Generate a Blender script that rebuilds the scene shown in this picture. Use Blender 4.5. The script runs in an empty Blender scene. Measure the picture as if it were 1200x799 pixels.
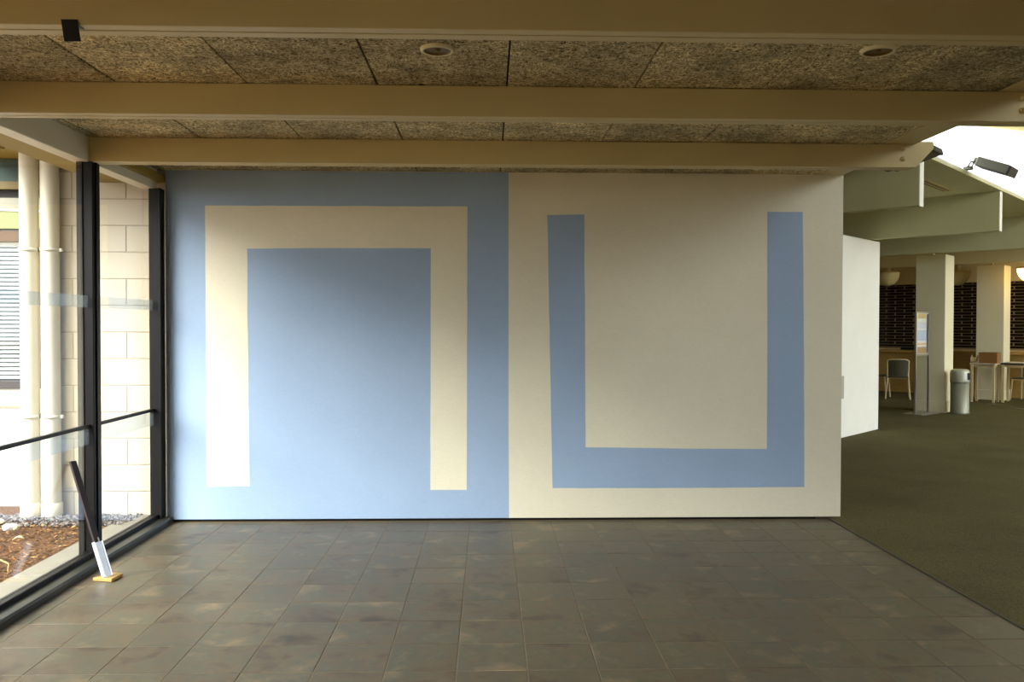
import bpy, bmesh, math, random
from mathutils import Vector, Matrix

random.seed(7)
SC = bpy.context.scene
COL = SC.collection
S2 = math.sqrt(2.0)

# ------------------------------------------------------------------ camera
CAM_H = 1.48
F_PX, PITCH, YAW, ROLL = 979.31, 0.0182, 0.0283, 0.0019
cd = bpy.data.cameras.new('camera')
cd.sensor_fit = 'HORIZONTAL'
cd.sensor_width = 36.0
cd.lens = F_PX / 1200.0 * 36.0
cd.clip_start = 0.05
cd.clip_end = 400
cam = bpy.data.objects.new('camera', cd)
COL.objects.link(cam)
_fw = Vector((math.sin(YAW) * math.cos(PITCH), math.cos(YAW) * math.cos(PITCH), -math.sin(PITCH)))
_rt = Vector((math.cos(YAW), -math.sin(YAW), 0))
_up = _rt.cross(_fw)
_r = _rt * math.cos(ROLL) + _up * math.sin(ROLL)
_u = -_rt * math.sin(ROLL) + _up * math.cos(ROLL)
cam.matrix_world = Matrix(((_r.x, _u.x, -_fw.x, 0), (_r.y, _u.y, -_fw.y, 0), (_r.z, _u.z, -_fw.z, CAM_H), (0, 0, 0, 1)))
SC.camera = cam

# ------------------------------------------------------------------ sky: an even overcast, a little brighter overhead
SKY_STRENGTH = 0.88
world = bpy.data.worlds.new('overcast_sky')
SC.world = world
world.use_nodes = True
wn, wl = world.node_tree.nodes, world.node_tree.links
wn.clear()
w_out = wn.new('ShaderNodeOutputWorld')
w_bg = wn.new('ShaderNodeBackground')
w_bg.inputs['Strength'].default_value = SKY_STRENGTH
w_tc = wn.new('ShaderNodeTexCoord')
w_sep = wn.new('ShaderNodeSeparateXYZ')
w_map = wn.new('ShaderNodeMapRange')
w_map.inputs['From Min'].default_value = 0.0
w_map.inputs['From Max'].default_value = 1.0
w_mix = wn.new('ShaderNodeMix')
w_mix.data_type = 'RGBA'
w_mix.inputs['A'].default_value = (0.55, 0.57, 0.60, 1)
w_mix.inputs['B'].default_value = (1.20, 1.25, 1.32, 1)
wl.new(w_tc.outputs['Generated'], w_sep.inputs[0])
wl.new(w_sep.outputs['Z'], w_map.inputs['Value'])
wl.new(w_map.outputs['Result'], w_mix.inputs['Factor'])
wl.new(w_mix.outputs['Result'], w_bg.inputs['Color'])
wl.new(w_bg.outputs[0], w_out.inputs['Surface'])

# ------------------------------------------------------------------ hazy sun, low over the garden on the left
SUN_STRENGTH, SUN_ANGLE, SUN_DIR = 1.1, 36.0, (0.62, 0.58, -0.53)
sd = bpy.data.lights.new('hazy_sun', 'SUN')
sd.energy = SUN_STRENGTH
sd.angle = math.radians(SUN_ANGLE)
sd.color = (1.0, 0.985, 0.96)
sun = bpy.data.objects.new('hazy_sun', sd)
COL.objects.link(sun)
sun.rotation_euler = Vector(SUN_DIR).to_track_quat('-Z', 'Y').to_euler()
sun.location = (-12, -6, 10)

# ------------------------------------------------------------------ exposure
SC.view_settings.view_transform = 'Standard'
SC.view_settings.look = 'None'
SC.view_settings.gamma = 1.0
SC.view_settings.use_curve_mapping = False
SC.view_settings.exposure = 3.2
try:
    SC.cycles.max_bounces = 12
    SC.cycles.diffuse_bounces = 6
    SC.cycles.transparent_max_bounces = 24
    SC.cycles.use_denoising = True
except Exception:
    pass


# ------------------------------------------------------------------ helpers
def srgb(r, g, b):
    def c(v):
        v /= 255.0
        return v / 12.92 if v <= 0.04045 else ((v + 0.055) / 1.055) ** 2.4
    return (c(r), c(g), c(b), 1.0)


def scl(c, k):
    return (c[0] * k, c[1] * k, c[2] * k, 1.0)


class NT:
    """A small node-tree writer."""
    def __init__(self, name):
        self.m = bpy.data.materials.new(name)
        self.m.use_nodes = True
        self.n = self.m.node_tree.nodes
        self.l = self.m.node_tree.links
        self.b = self.n['Principled BSDF']
        self.out = self.n['Material Output']

    def new(self, t, **kw):
        x = self.n.new(t)
        for k, v in kw.items():
            setattr(x, k, v)
        return x

    def pos(self):
        return self.new('ShaderNodeNewGeometry').outputs['Position']

    def mapping(self, src, scale=(1, 1, 1), loc=(0, 0, 0)):
        m = self.new('ShaderNodeMapping')
        m.inputs['Scale'].default_value = scale
        m.inputs['Location'].default_value = loc
        self.l.new(src, m.inputs['Vector'])
        return m.outputs[0]

    def noise(self, src, scale, detail=4, rough=0.55, dist=0.0):
        x = self.new('ShaderNodeTexNoise')
        x.inputs['Scale'].default_value = scale
        x.inputs['Detail'].default_value = detail
        x.inputs['Roughness'].default_value = rough
        x.inputs['Distortion'].default_value = dist
        self.l.new(src, x.inputs['Vector'])
        return x.outputs['Fac']

    def ramp(self, src, stops):
        r = self.new('ShaderNodeValToRGB')
        e = r.color_ramp.elements
        while len(e) > 1:
            e.remove(e[-1])
        e[0].position, e[0].color = stops[0]
        for p, c in stops[1:]:
            q = e.new(p)
            q.color = c
        self.l.new(src, r.inputs['Fac'])
        return r.outputs['Color']

    def mix(self, f, a, b, blend='MIX'):
        m = self.new('ShaderNodeMix', data_type='RGBA', blend_type=blend)
        for s, v in (('Factor', f), ('A', a), ('B', b)):
            if hasattr(v, 'is_output'):
                self.l.new(v, m.inputs[s])
            else:
                m.inputs[s].default_value = v
        return m.outputs['Result']

    def math(self, op, a, b=0.0):
        m = self.new('ShaderNodeMath', operation=op)
        for i, v in enumerate((a, b)):
            if hasattr(v, 'is_output'):
                self.l.new(v, m.inputs[i])
            else:
                m.inputs[i].default_value = v
        return m.outputs[0]

    def bump(self, h, strength=0.3, dist=0.01):
        b = self.new('ShaderNodeBump')
        b.inputs['Strength'].default_value = strength
        b.inputs['Distance'].default_value = dist
        self.l.new(h, b.inputs['Height'])
        self.l.new(b.outputs[0], self.b.inputs['Normal'])

    def col(self, c):
        if hasattr(c, 'is_output'):
            self.l.new(c, self.b.inputs['Base Color'])
        else:
            self.b.inputs['Base Color'].default_value = c
        return self

    def set(self, rough=0.5, metal=0.0, spec=0.5):
        self.b.inputs['Roughness'].default_value = rough
        self.b.inputs['Metallic'].default_value = metal
        self.b.inputs['Specular IOR Level'].default_value = spec
        return self


def paint(name, c, rough=0.6, var=0.06, scale=3.0, bump=0.0, bscale=60, spec=0.3, metal=0.0):
    t = NT(name)
    p = t.pos()
    n = t.noise(p, scale, 5, 0.6)
    t.col(t.ramp(n, [(0.3, scl(c, 1 - var)), (0.7, scl(c, 1 + var))]))
    t.set(rough, metal, spec)
    if bump:
        t.bump(t.noise(p, bscale, 3), bump, 0.004)
    return t.m


def wood(name, c, axis=(1, 12, 12), rough=0.5):
    t = NT(name)
    n = t.noise(t.mapping(t.pos(), axis), 6, 6, 0.6, 0.6)
    t.col(t.ramp(n, [(0.3, scl(c, 0.7)), (0.7, scl(c, 1.15))]))
    t.set(rough, 0, 0.4)
    return t.m


def glass_mat(name, tint=(1, 1, 1, 1), refl=1.0, body=None):
    t = NT(name)
    t.n.remove(t.b)
    tr = t.new('ShaderNodeBsdfTransparent')
    tr.inputs['Color'].default_value = tint
    gl = t.new('ShaderNodeBsdfGlossy')
    gl.inputs['Roughness'].default_value = 0.0
    fr = t.new('ShaderNodeFresnel')
    geo = t.new('ShaderNodeNewGeometry')
    mr = t.new('ShaderNodeMapRange')
    mr.inputs['To Min'].default_value = 1.5          # entering face
    mr.inputs['To Max'].default_value = 1.0 / 1.5    # leaving face: the node inverts it again
    t.l.new(geo.outputs['Backfacing'], mr.inputs['Value'])
    t.l.new(mr.outputs['Result'], fr.inputs['IOR'])
    f = t.math('MULTIPLY', fr.outputs[0], refl)
    mx = t.new('ShaderNodeMixShader')
    t.l.new(f, mx.inputs[0])
    t.l.new(tr.outputs[0], mx.inputs[1])
    t.l.new(gl.outputs[0], mx.inputs[2])
    last = mx
    if body:
        df = t.new('ShaderNodeBsdfDiffuse')
        df.inputs['Color'].default_value = body[0]
        m2 = t.new('ShaderNodeMixShader')
        m2.inputs[0].default_value = body[1]
        t.l.new(mx.outputs[0], m2.inputs[1])
        t.l.new(df.outputs[0], m2.inputs[2])
        last = m2
    t.l.new(last.outputs[0], t.out.inputs['Surface'])
    return t.m


def emit_mat(name, c, s):
    t = NT(name)
    t.col(c)
    t.b.inputs['Emission Color'].default_value = c
    t.b.inputs['Emission Strength'].default_value = s
    return t.m


class MB:
    """Collects shapes in world coordinates; build() links them as one mesh object."""
    def __init__(self):
        self.v, self.f, self.sm = [], [], []

    def add(self, vs, fs, smooth=False):
        o = len(self.v)
        self.v += [tuple(p) for p in vs]
        for f in fs:
            self.f.append(tuple(i + o for i in f))
            self.sm.append(smooth)
        return self

    def box(self, x0, x1, y0, y1, z0, z1):
        return self.prism([(x0, y0), (x1, y0), (x1, y1), (x0, y1)], z0, z1)

    def prism(self, pts, z0, z1):
        a = sum(pts[i][0] * pts[(i + 1) % len(pts)][1] - pts[(i + 1) % len(pts)][0] * pts[i][1] for i in range(len(pts)))
        if a < 0:
            pts = pts[::-1]
        n = len(pts)
        zs0 = z0 if isinstance(z0, (list, tuple)) else [z0] * n
        zs1 = z1 if isinstance(z1, (list, tuple)) else [z1] * n
        if a < 0:
            zs0, zs1 = list(zs0)[::-1], list(zs1)[::-1]
        vs = [(p[0], p[1], z) for p, z in zip(pts, zs0)] + [(p[0], p[1], z) for p, z in zip(pts, zs1)]
        fs = [tuple(range(n))[::-1], tuple(range(n, 2 * n))]
        fs += [(i, (i + 1) % n, n + (i + 1) % n, n + i) for i in range(n)]
        return self.add(vs, fs)

    def extr(self, pts3, vec):
        """Extrude a planar polygon of 3-D points along vec."""
        n = len(pts3)
        P = [Vector(p) for p in pts3]
        nrm = Vector((0, 0, 0))
        for i in range(n):
            nrm += P[i].cross(P[(i + 1) % n])
        vec = Vector(vec)
        if nrm.dot(vec) > 0:
            P = P[::-1]
        vs = P + [p + vec for p in P]
        fs = [tuple(range(n)), tuple(range(n, 2 * n))[::-1]]
        fs += [(i, n + i, n + (i + 1) % n, (i + 1) % n) for i in range(n)]
        return self.add(vs, fs)

    def obox(self, c, ux, uy, uz, hx, hy, hz):
        c, ux, uy, uz = Vector(c), Vector(ux).normalized(), Vector(uy).normalized(), Vector(uz).normalized()
        vs = [c + ux * hx * a + uy * hy * b + uz * hz * d for d in (-1, 1) for b in (-1, 1) for a in (-1, 1)]
        fs = [(0, 2, 3, 1), (4, 5, 7, 6), (0, 1, 5, 4), (2, 6, 7, 3), (0, 4, 6, 2), (1, 3, 7, 5)]
        if ux.cross(uy).dot(uz) < 0:
            fs = [f[::-1] for f in fs]
        return self.add(vs, fs)

    def bar(self, p, q, w, d, side=(0, 1, 0)):
        """A rectangular bar from p to q: w along side, d across."""
        p, q = Vector(p), Vector(q)
        t = (q - p).normalized()
        s = Vector(side)
        s = (s - t * s.dot(t)).normalized()
        u = t.cross(s)
        return self.obox((p + q) / 2, s, u, t, w / 2, d / 2, (q - p).length / 2)

    def tube(self, pts, r, seg=10, caps=True):
        P = [Vector(p) for p in pts]
        rs = r if isinstance(r, (list, tuple)) else [r] * len(P)
        vs, fs = [], []
        ref = None
        for i, p in enumerate(P):
            t = (P[min(i + 1, len(P) - 1)] - P[max(i - 1, 0)]).normalized()
            if ref is None:
                ref = Vector((0, 0, 1)) if abs(t.z) < 0.9 else Vector((1, 0, 0))
            s = (ref - t * ref.dot(t)).normalized()
            ref = s
            u = t.cross(s)
            for k in range(seg):
                a = 2 * math.pi * k / seg
                vs.append(p + (s * math.cos(a) + u * math.sin(a)) * rs[i])
        for i in range(len(P) - 1):
            for k in range(seg):
                a, b = i * seg + k, i * seg + (k + 1) % seg
                fs.append((a, b, b + seg, a + seg))
        self.add(vs, fs, True)
        if caps:
            n = len(P)
            self.add(vs[:seg], [tuple(range(seg))[::-1]])
            self.add(vs[(n - 1) * seg:], [tuple(range(seg))])
        return self

    def lathe(self, c, prof, seg=24, axis='Z'):
        """prof: (radius, height) from bottom up."""
        c = Vector(c)
        vs, fs = [], []
        for r, h in prof:
            for k in range(seg):
                a = 2 * math.pi * k / seg
                x, y = r * math.cos(a), r * math.sin(a)
                vs.append(c + (Vector((x, y, h)) if axis == 'Z' else Vector((h, x, y)) if axis == 'X' else Vector((y, h, x))))
        for i in range(len(prof) - 1):
            for k in range(seg):
                a, b = i * seg + k, i * seg + (k + 1) % seg
                fs.append((a, b, b + seg, a + seg))
        return self.add(vs, fs, True)

    def build(self, name, mat, parent=None, bevel=0.0, label=None):
        me = bpy.data.meshes.new(name)
        off = Vector(parent['_o']) if parent is not None and '_o' in parent else Vector((0, 0, 0))
        me.from_pydata([(v[0] - off.x, v[1] - off.y, v[2] - off.z) for v in self.v], [], self.f)
        me.polygons.foreach_set('use_smooth', self.sm)
        me.update()
        if bevel:
            bm = bmesh.new()
            bm.from_mesh(me)
            bmesh.ops.remove_doubles(bm, verts=bm.verts, dist=1e-5)
            ed = [e for e in bm.edges if len(e.link_faces) == 2 and e.calc_face_angle(0) > 0.5]
            bmesh.ops.bevel(bm, geom=ed, offset=bevel, segments=1, profile=0.5, affect='EDGES', clamp_overlap=True)
            bm.to_mesh(me)
            bm.free()
        me.materials.append(mat)
        o = bpy.data.objects.new(name, me)
        COL.objects.link(o)
        if parent is not None:
            o.parent = parent
            if '_o' in parent:
                o['_o'] = tuple(off)
        if label:
            o['label'] = label
        return o


def thing(name, label, cat, loc=(0, 0, 0), group=None):
    o = bpy.data.objects.new(name, None)
    o.empty_display_size = 0.1
    COL.objects.link(o)
    o.location = loc
    o['_o'] = tuple(loc)
    o['label'] = label
    o['category'] = cat
    o['kind'] = 'thing'
    if group:
        o['group'] = group
    return o


def tag(o, label, cat, group=None):
    o['label'] = label
    o['category'] = cat
    if group:
        o['group'] = group
    return o


def struct(o):
    o['kind'] = 'structure'
    return o


def copy_tree(o, parent=None):
    c = o.copy()
    COL.objects.link(c)
    if parent is not None:
        c.parent = parent
    for ch in list(o.children):
        copy_tree(ch, c)
    return c


def G(e, d):
    """A point of the hall's 45-degree grid: e across its column lines, d along them."""
    return ((e + d) / S2, (d - e) / S2)


def gpoly(e0, e1, d0, d1):
    return [G(e0, d0), G(e1, d0), G(e1, d1), G(e0, d1)]


# ------------------------------------------------------------------ materials
def mat_tile():
    t = NT('slate_look_tile')
    p = t.pos()
    oi = t.new('ShaderNodeObjectInfo')
    rnd = oi.outputs['Random']
    comb = t.new('ShaderNodeCombineXYZ')
    t.l.new(t.math('MULTIPLY', rnd, 37.0), comb.inputs[2])
    add = t.new('ShaderNodeVectorMath', operation='ADD')
    t.l.new(p, add.inputs[0])
    t.l.new(comb.outputs[0], add.inputs[1])
    q = add.outputs[0]
    n1 = t.noise(q, 4.2, 6, 0.6, 0.35)
    n2 = t.noise(q, 22, 6, 0.65, 0.2)
    c1 = t.ramp(n1, [(0.30, srgb(62, 53, 40)), (0.44, srgb(93, 80, 60)), (0.55, srgb(82, 79, 62)), (0.70, srgb(120, 103, 77))])
    c2 = t.ramp(n2, [(0.3, (0.74, 0.74, 0.74, 1)), (0.7, (1.22, 1.21, 1.2, 1))])
    c = t.mix(1.0, c1, c2, 'MULTIPLY')
    tone = t.ramp(rnd, [(0.0, (0.90, 0.91, 0.91, 1)), (0.5, (1.0, 0.99, 0.98, 1)), (1.0, (1.08, 1.07, 1.04, 1))])
    c = t.mix(1.0, c, tone, 'MULTIPLY')
    t.col(c)
    t.set(0.42, 0, 0.45)
    r = t.new('ShaderNodeMapRange')
    r.inputs['To Min'].default_value = 0.34
    r.inputs['To Max'].default_value = 0.56
    t.l.new(n2, r.inputs['Value'])
    t.l.new(r.outputs[0], t.b.inputs['Roughness'])
    t.bump(t.math('ADD', n1, t.math('MULTIPLY', n2, 0.4)), 0.25, 0.006)
    return t.m


def mat_woodwool():
    t = NT('wood_wool_board')
    p = t.pos()
    oi = t.new('ShaderNodeObjectInfo')
    n0 = t.noise(p, 22, 2, 0.5)
    warp = t.new('ShaderNodeTexNoise')
    warp.inputs['Scale'].default_value = 26
    t.l.new(p, warp.inputs['Vector'])
    mx = t.mix(0.045, p, warp.outputs['Color'], 'ADD')
    strands = []
    for sc in ((120, 24, 50), (24, 120, 50), (80, 80, 50)):
        nn = t.noise(t.mapping(mx, sc), 1.0, 2, 0.5, 1.2)
        strands.append(nn)
    h = t.math('MAXIMUM', t.math('MAXIMUM', strands[0], strands[1]), strands[2])
    c = t.ramp(h, [(0.46, srgb(72, 57, 38)), (0.55, srgb(178, 160, 118)), (0.66, srgb(240, 226, 184))])
    big = t.ramp(t.noise(p, 3.2, 5, 0.65), [(0.34, (0.62, 0.62, 0.62, 1)), (0.66, (1.25, 1.24, 1.2, 1))])
    c = t.mix(1.0, c, big, 'MULTIPLY')
    tone = t.ramp(oi.outputs['Random'], [(0, (0.82, 0.82, 0.82, 1)), (1, (1.12, 1.12, 1.1, 1))])
    c = t.mix(1.0, c, tone, 'MULTIPLY')
    t.col(c)
    t.set(0.95, 0, 0.1)
    t.bump(h, 0.9, 0.012)
    return t.m


def mat_carpet():
    t = NT('olive_carpet')
    p = t.pos()
    n1 = t.noise(p, 140, 3, 0.7)
    n2 = t.noise(p, 1.2, 4, 0.6)
    c = t.ramp(n1, [(0.3, srgb(60, 57, 40)), (0.7, srgb(114, 107, 74))])
    c = t.mix(1.0, c, t.ramp(n2, [(0.3, (0.85, 0.86, 0.85, 1)), (0.7, (1.12, 1.1, 1.04, 1))]), 'MULTIPLY')
    t.col(c)
    t.set(1.0, 0, 0.05)
    t.bump(n1, 0.6, 0.006)
    return t.m


def mat_wallpaint(name, c):
    t = NT(name)
    p = t.pos()
    n1 = t.noise(p, 1.6, 5, 0.6)
    n2 = t.noise(t.mapping(p, (1, 1, 3)), 40, 4, 0.6)
    k = t.ramp(n1, [(0.3, scl(c, 0.96)), (0.7, scl(c, 1.03))])
    t.col(t.mix(0.5, k, t.mix(1.0, k, t.ramp(n2, [(0.35, (0.94, 0.94, 0.94, 1)), (0.65, (1.04, 1.04, 1.04, 1))]), 'MULTIPLY')))
    t.set(0.62, 0, 0.3)
    t.bump(n2, 0.12, 0.003)
    return t.m


def mat_mulch(name, cols, rough=0.95):
    t = NT(name)
    p = t.pos()
    n = t.noise(p, 55, 4, 0.7)
    n2 = t.noise(p, 5, 3, 0.6)
    c = t.ramp(n, [(0.3, cols[0]), (0.5, cols[1]), (0.68, cols[2])])
    t.col(t.mix(1.0, c, t.ramp(n2, [(0.3, (0.7, 0.7, 0.7, 1)), (0.7, (1.25, 1.25, 1.2, 1))]), 'MULTIPLY'))
    t.set(rough, 0, 0.2)
    t.bump(n, 0.8, 0.02)
    return t.m


M_TILE = mat_tile()
M_GROUT = paint('brown_grout', srgb(116, 100, 76), 0.9)
M_WOOL = mat_woodwool()
M_CARPET = mat_carpet()
M_BEAM = paint('cream_beam_paint', srgb(204, 186, 134), 0.5, 0.03, 2.0, spec=0.35)
M_SLOT = paint('beam_slot_paint', srgb(120, 104, 74), 0.7)
M_MURAL_BLUE = mat_wallpaint('mural_blue_paint', srgb(156, 177, 203))
M_MURAL_CREAM = mat_wallpaint('mural_cream_paint', srgb(230, 222, 197))
M_WHITE = paint('white_wall_paint', srgb(240, 238, 226), 0.6, 0.02, spec=0.25)
M_HALL = paint('hall_paint', srgb(208, 205, 164), 0.65, 0.03, spec=0.25)
M_COL = paint('cream_column_paint', srgb(226, 219, 184), 0.6, 0.02, spec=0.25)
M_HALLWARM = paint('hall_tan_lamplit_paint', srgb(206, 188, 138), 0.65, 0.03, spec=0.25)
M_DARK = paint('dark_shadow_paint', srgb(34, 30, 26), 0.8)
M_FRAME = paint('black_brown_aluminium', srgb(16, 13, 12), 0.45, 0.1, spec=0.2)
M_SILL = paint('dark_olive_sill', srgb(44, 44, 36), 0.35, 0.1, spec=0.6)
M_GLASS = glass_mat('window_glass', (0.97, 0.985, 0.975, 1))
M_FILM = glass_mat('frosted_film', (0.93, 0.96, 0.98, 1), 1.0, ((0.70, 0.78, 0.84, 1), 0.10))
M_BLOCK = paint('painted_block', srgb(186, 175, 152), 0.75, 0.05, 2.5, 0.35, 90)
M_MORTAR = paint('block_mortar', srgb(158, 146, 124), 0.85)
M_PIPE = paint('cream_drain_pipe', srgb(206, 198, 174), 0.42, 0.03, spec=0.45)
M_SOFFIT = paint('yellow_soffit_paint', srgb(150, 128, 60), 0.7, 0.05)
M_CONC = paint('pale_concrete', srgb(124, 118, 103), 0.85, 0.08, 5, 0.3, 40)
M_STEEL = paint('brushed_steel', srgb(176, 174, 166), 0.32, 0.05, metal=0.85)
M_BLACK = paint('black_paint', srgb(26, 24, 24), 0.5)

# ================================================================== STRUCTURE
T = 0.305
TX0, TY0 = 0.779, 5.0876
X_SILL, X_CARPET, Y_WALL = -2.36, 2.6198, 6.3136
HC, HB = 2.637, 2.487
ZS = 3.205

# ---- floor: grout bed, tiles in view one by one, the rest joined
floor = struct(MB().box(-2.60, X_CARPET, -3.0, 6.46, -0.12, -0.0018).build('floor', M_GROUT))


def tile_mesh(w, l):
    b = MB()
    g, bv, z0 = 0.0020, 0.0016, -0.006
    x0, x1, y0, y1 = g, w - g, g, l - g
    vs = [(x0, y0, z0), (x1, y0, z0), (x1, y1, z0), (x0, y1, z0), (x0, y0, -bv * .7), (x1, y0, -bv * .7), (x1, y1, -bv * .7), (x0, y1, -bv * .7),
          (x0 + bv, y0 + bv, 0), (x1 - bv, y0 + bv, 0), (x1 - bv, y1 - bv, 0), (x0 + bv, y1 - bv, 0)]
    fs = [(8, 9, 10, 11)]
    for a, c in ((0, 4), (4, 8)):
        fs += [(a + i, a + (i + 1) % 4, c + (i + 1) % 4, c + i) for i in range(4)]
    b.add(vs, fs)
    return b


def tile_proto(w):
    o = tile_mesh(w, T).build('tile', M_TILE)
    me = o.data
    bpy.data.objects.remove(o)
    return me


ME_TILE = tile_proto(T)
W_CUT = (TX0 - 10 * T) - X_SILL
ME_CUT = tile_proto(W_CUT)
far_tiles = MB()
for row in range(-28, 4):
    y = TY0 + row * T
    if y < -3.0:
        continue
    for colm in range(-11, 6):
        x = X_SILL if colm == -11 else TX0 + colm * T
        if y > 3.0:
            o = bpy.data.objects.new('tile', ME_CUT if colm == -11 else ME_TILE)
            COL.objects.link(o)
            o.parent = floor
            o.location = (x, y, random.uniform(-0.0008, 0.0004))
            o.rotation_euler = (random.uniform(-0.0016, 0.0016), random.uniform(-0.0016, 0.0016), 0)
        else:
            tm = tile_mesh(W_CUT if colm == -11 else T, T)
            far_tiles.add([(v[0] + x, v[1] + y, v[2]) for v in tm.v], tm.f)
ft = far_tiles.build('tile_field', M_TILE, floor)
ft['kind'] = 'stuff'

# ---- carpet of the hall (one plane, level with the tiles)
carpet_poly = [(X_CARPET, -3.0), (3.36, -3.0), G(4.5, 2.2), G(4.5, 20.6), G(-8.2, 20.6), (-2.6, 9.0), (-2.6, 6.46), (X_CARPET, 6.46)]
carpet = struct(MB().prism(carpet_poly, -0.12, 0.004).build('floor_carpet', M_CARPET))
struct(MB().box(X_CARPET - 0.004, X_CARPET + 0.012, -3.0, 6.44, -0.01, 0.006).build('trim_1', paint('carpet_edge_trim', srgb(58, 54, 42), 0.6)))

# ---- ceiling of the bay: slab, wood-wool panels, rim board
ceiling = struct(MB().box(-2.62, 2.70, -3.0, 6.46, HC + 0.024, 3.26).build('ceiling', M_DARK))
PX0, PW = 0.088, 0.6225
BEAM_Y = [2.864, 4.051, 5.238]
YS = [6.43 - 1.187 * k for k in range(0, 9)]
pan_cache = {}
for r in range(8):
    y1, y0 = YS[r], YS[r + 1]
    y0 = max(y0, -3.0)
    for k in range(-5, 4):
        x0, x1 = max(PX0 + k * PW, -2.47), min(PX0 + (k + 1) * PW, 2.51)
        if x1 - x0 < 0.02:
            continue
        key = (round(x1 - x0, 3), round(y1 - y0, 3))
        if key not in pan_cache:
            tmp = MB().box(0.004, x1 - x0 - 0.004, 0.002, y1 - y0 - 0.002, 0, 0.022).build('ceiling_panel', M_WOOL, bevel=0.003)
            pan_cache[key] = tmp.data
            bpy.data.objects.remove(tmp)
        o = bpy.data.objects.new('panel', pan_cache[key])
        COL.objects.link(o)
        o.parent = ceiling
        o.location = (x0, y0, HC + random.uniform(-0.001, 0.002))
rim = MB()
struct(rim.box(2.512, 2.702, -2.98, 6.318, HC - 0.003, HC + 0.023).build('trim_2', M_BEAM, bevel=0.002))

# ---- the mural wall: a board standing clear of the floor on a plinth blackened to paint in the shadow gap
XL, XR = -2.408, 2.704
wall = struct(MB().box(XL, XR, Y_WALL + 0.004, Y_WALL + 0.125, 0.022, HC).build('wall_back', M_WHITE))
struct(MB().box(XL + 0.01, 2.52, Y_WALL + 0.03, Y_WALL + 0.10, 0.0, 0.022).build('baseboard_back', M_BLACK))

# ---- left: window wall
GX = -2.475
win = struct(MB().box(-2.50, -2.438, -2.98, 6.30, 0.03, 0.078).build('window_1', M_FRAME, bevel=0.004))
sill = MB()
sill.box(-2.50, -2.36, -2.98, 6.305, -0.004, 0.032)
sill.extr([(-2.50, -2.98, 0.032), (-2.362, -2.98, 0.032), (-2.366, -2.98, 0.047), (-2.41, -2.98, 0.050), (-2.50, -2.98, 0.050)], (0, 9.28, 0))
sill.build('window_sill', M_SILL, win)
POSTS = [5.28, 4.093, 2.906, 1.719, 0.532, -0.655, -1.842, -2.93]
for i, y in enumerate(POSTS):
    b = MB()
    b.box(-2.505, -2.44, y - 0.045, y + 0.055, 0.05, HB)
    b.box(-2.535, -2.497, y - 0.055, y - 0.030, 0.05, HB)
    b.box(-2.535, -2.497, y + 0.035, y + 0.060, 0.05, HB)
    b.box(-2.445, -2.432, y - 0.012, y + 0.022, 0.05, HB)
    b.build('window_post', M_FRAME, win, bevel=0.003)
MB().box(-2.50, -2.412, 6.235, 6.312, 0.05, HB).box(-2.425, -2.408, 6.22, 6.26, 0.05, HB).build('window_post', M_FRAME, win, bevel=0.003)
edges = [6.235] + POSTS
for i in range(len(edges) - 1):
    y1 = edges[i] - (0.0 if i == 0 else 0.045)
    y0 = edges[i + 1] + 0.055
    MB().box(-2.492, -2.462, y0, y1, 0.843, 0.864).build('transom', M_FRAME, win, bevel=0.002)
    MB().box(GX - 0.003, GX + 0.003, y0, y1, 0.866, HB).build('pane', M_GLASS, win)
    MB().box(GX - 0.003, GX + 0.003, y0, y1, 0.078, 0.842).build('pane', M_GLASS, win)
    MB().box(GX + 0.0034, GX + 0.0040, y0, y1, 1.588, 1.662).build('frosted_strip', M_FILM, win, label='pale frosted strip across the upper glass')
    MB().box(GX + 0.0034, GX + 0.0040, y0, y1, 0.742, 0.838).build('frosted_strip', M_FILM, win, label='pale frosted strip under the transom')
# the edge beam above the glass
struct(MB().box(-2.56, -2.462, -2.98, 6.30, 2.484, HC + 0.02).build('trim_3', paint('pale_edge_beam', srgb(222, 216, 196), 0.5, 0.02), bevel=0.003))

# ---- rear wall and the bright side of the hall (both behind or beside the camera)
struct(MB().box(-2.62, 2.60, -3.15, -3.0, 0.0, 3.26).extr([(2.60, -3.15, 0), (3.5, -3.15, 0), (3.5, -3.15, 5.5), (2.60, -3.15, 5.3)], (0, 0.15, 0)).build('wall_rear', wood('wall_timber', srgb(84, 58, 28), (14, 14, 1), 0.5)))


def zroof(d, e=-2.8):
    """Underside of the hall roof: it rises along d past the second beam and climbs towards the high side at e = 4.5."""
    return max(3.72, 3.787 + 0.14 * (d - 10.385)) + 0.26 * (e + 2.8)


def roof_piece(mb, pts, th=0.12):
    z = [zroof((x + y) / S2, (x - y) / S2) for x, y in pts]
    mb.prism(pts, z, [v + th for v in z])


def tall_panel(mb, e0, e1, d0, d1, z0, drop=0.0):
    """An upright piece along d whose head follows the roof."""
    a, b_ = zroof(d0, e0) - drop, zroof(d1, e0) - drop
    mb.prism(gpoly(e0, e1, d0, d1), z0, [a, a, b_, b_])
    return mb


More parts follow.
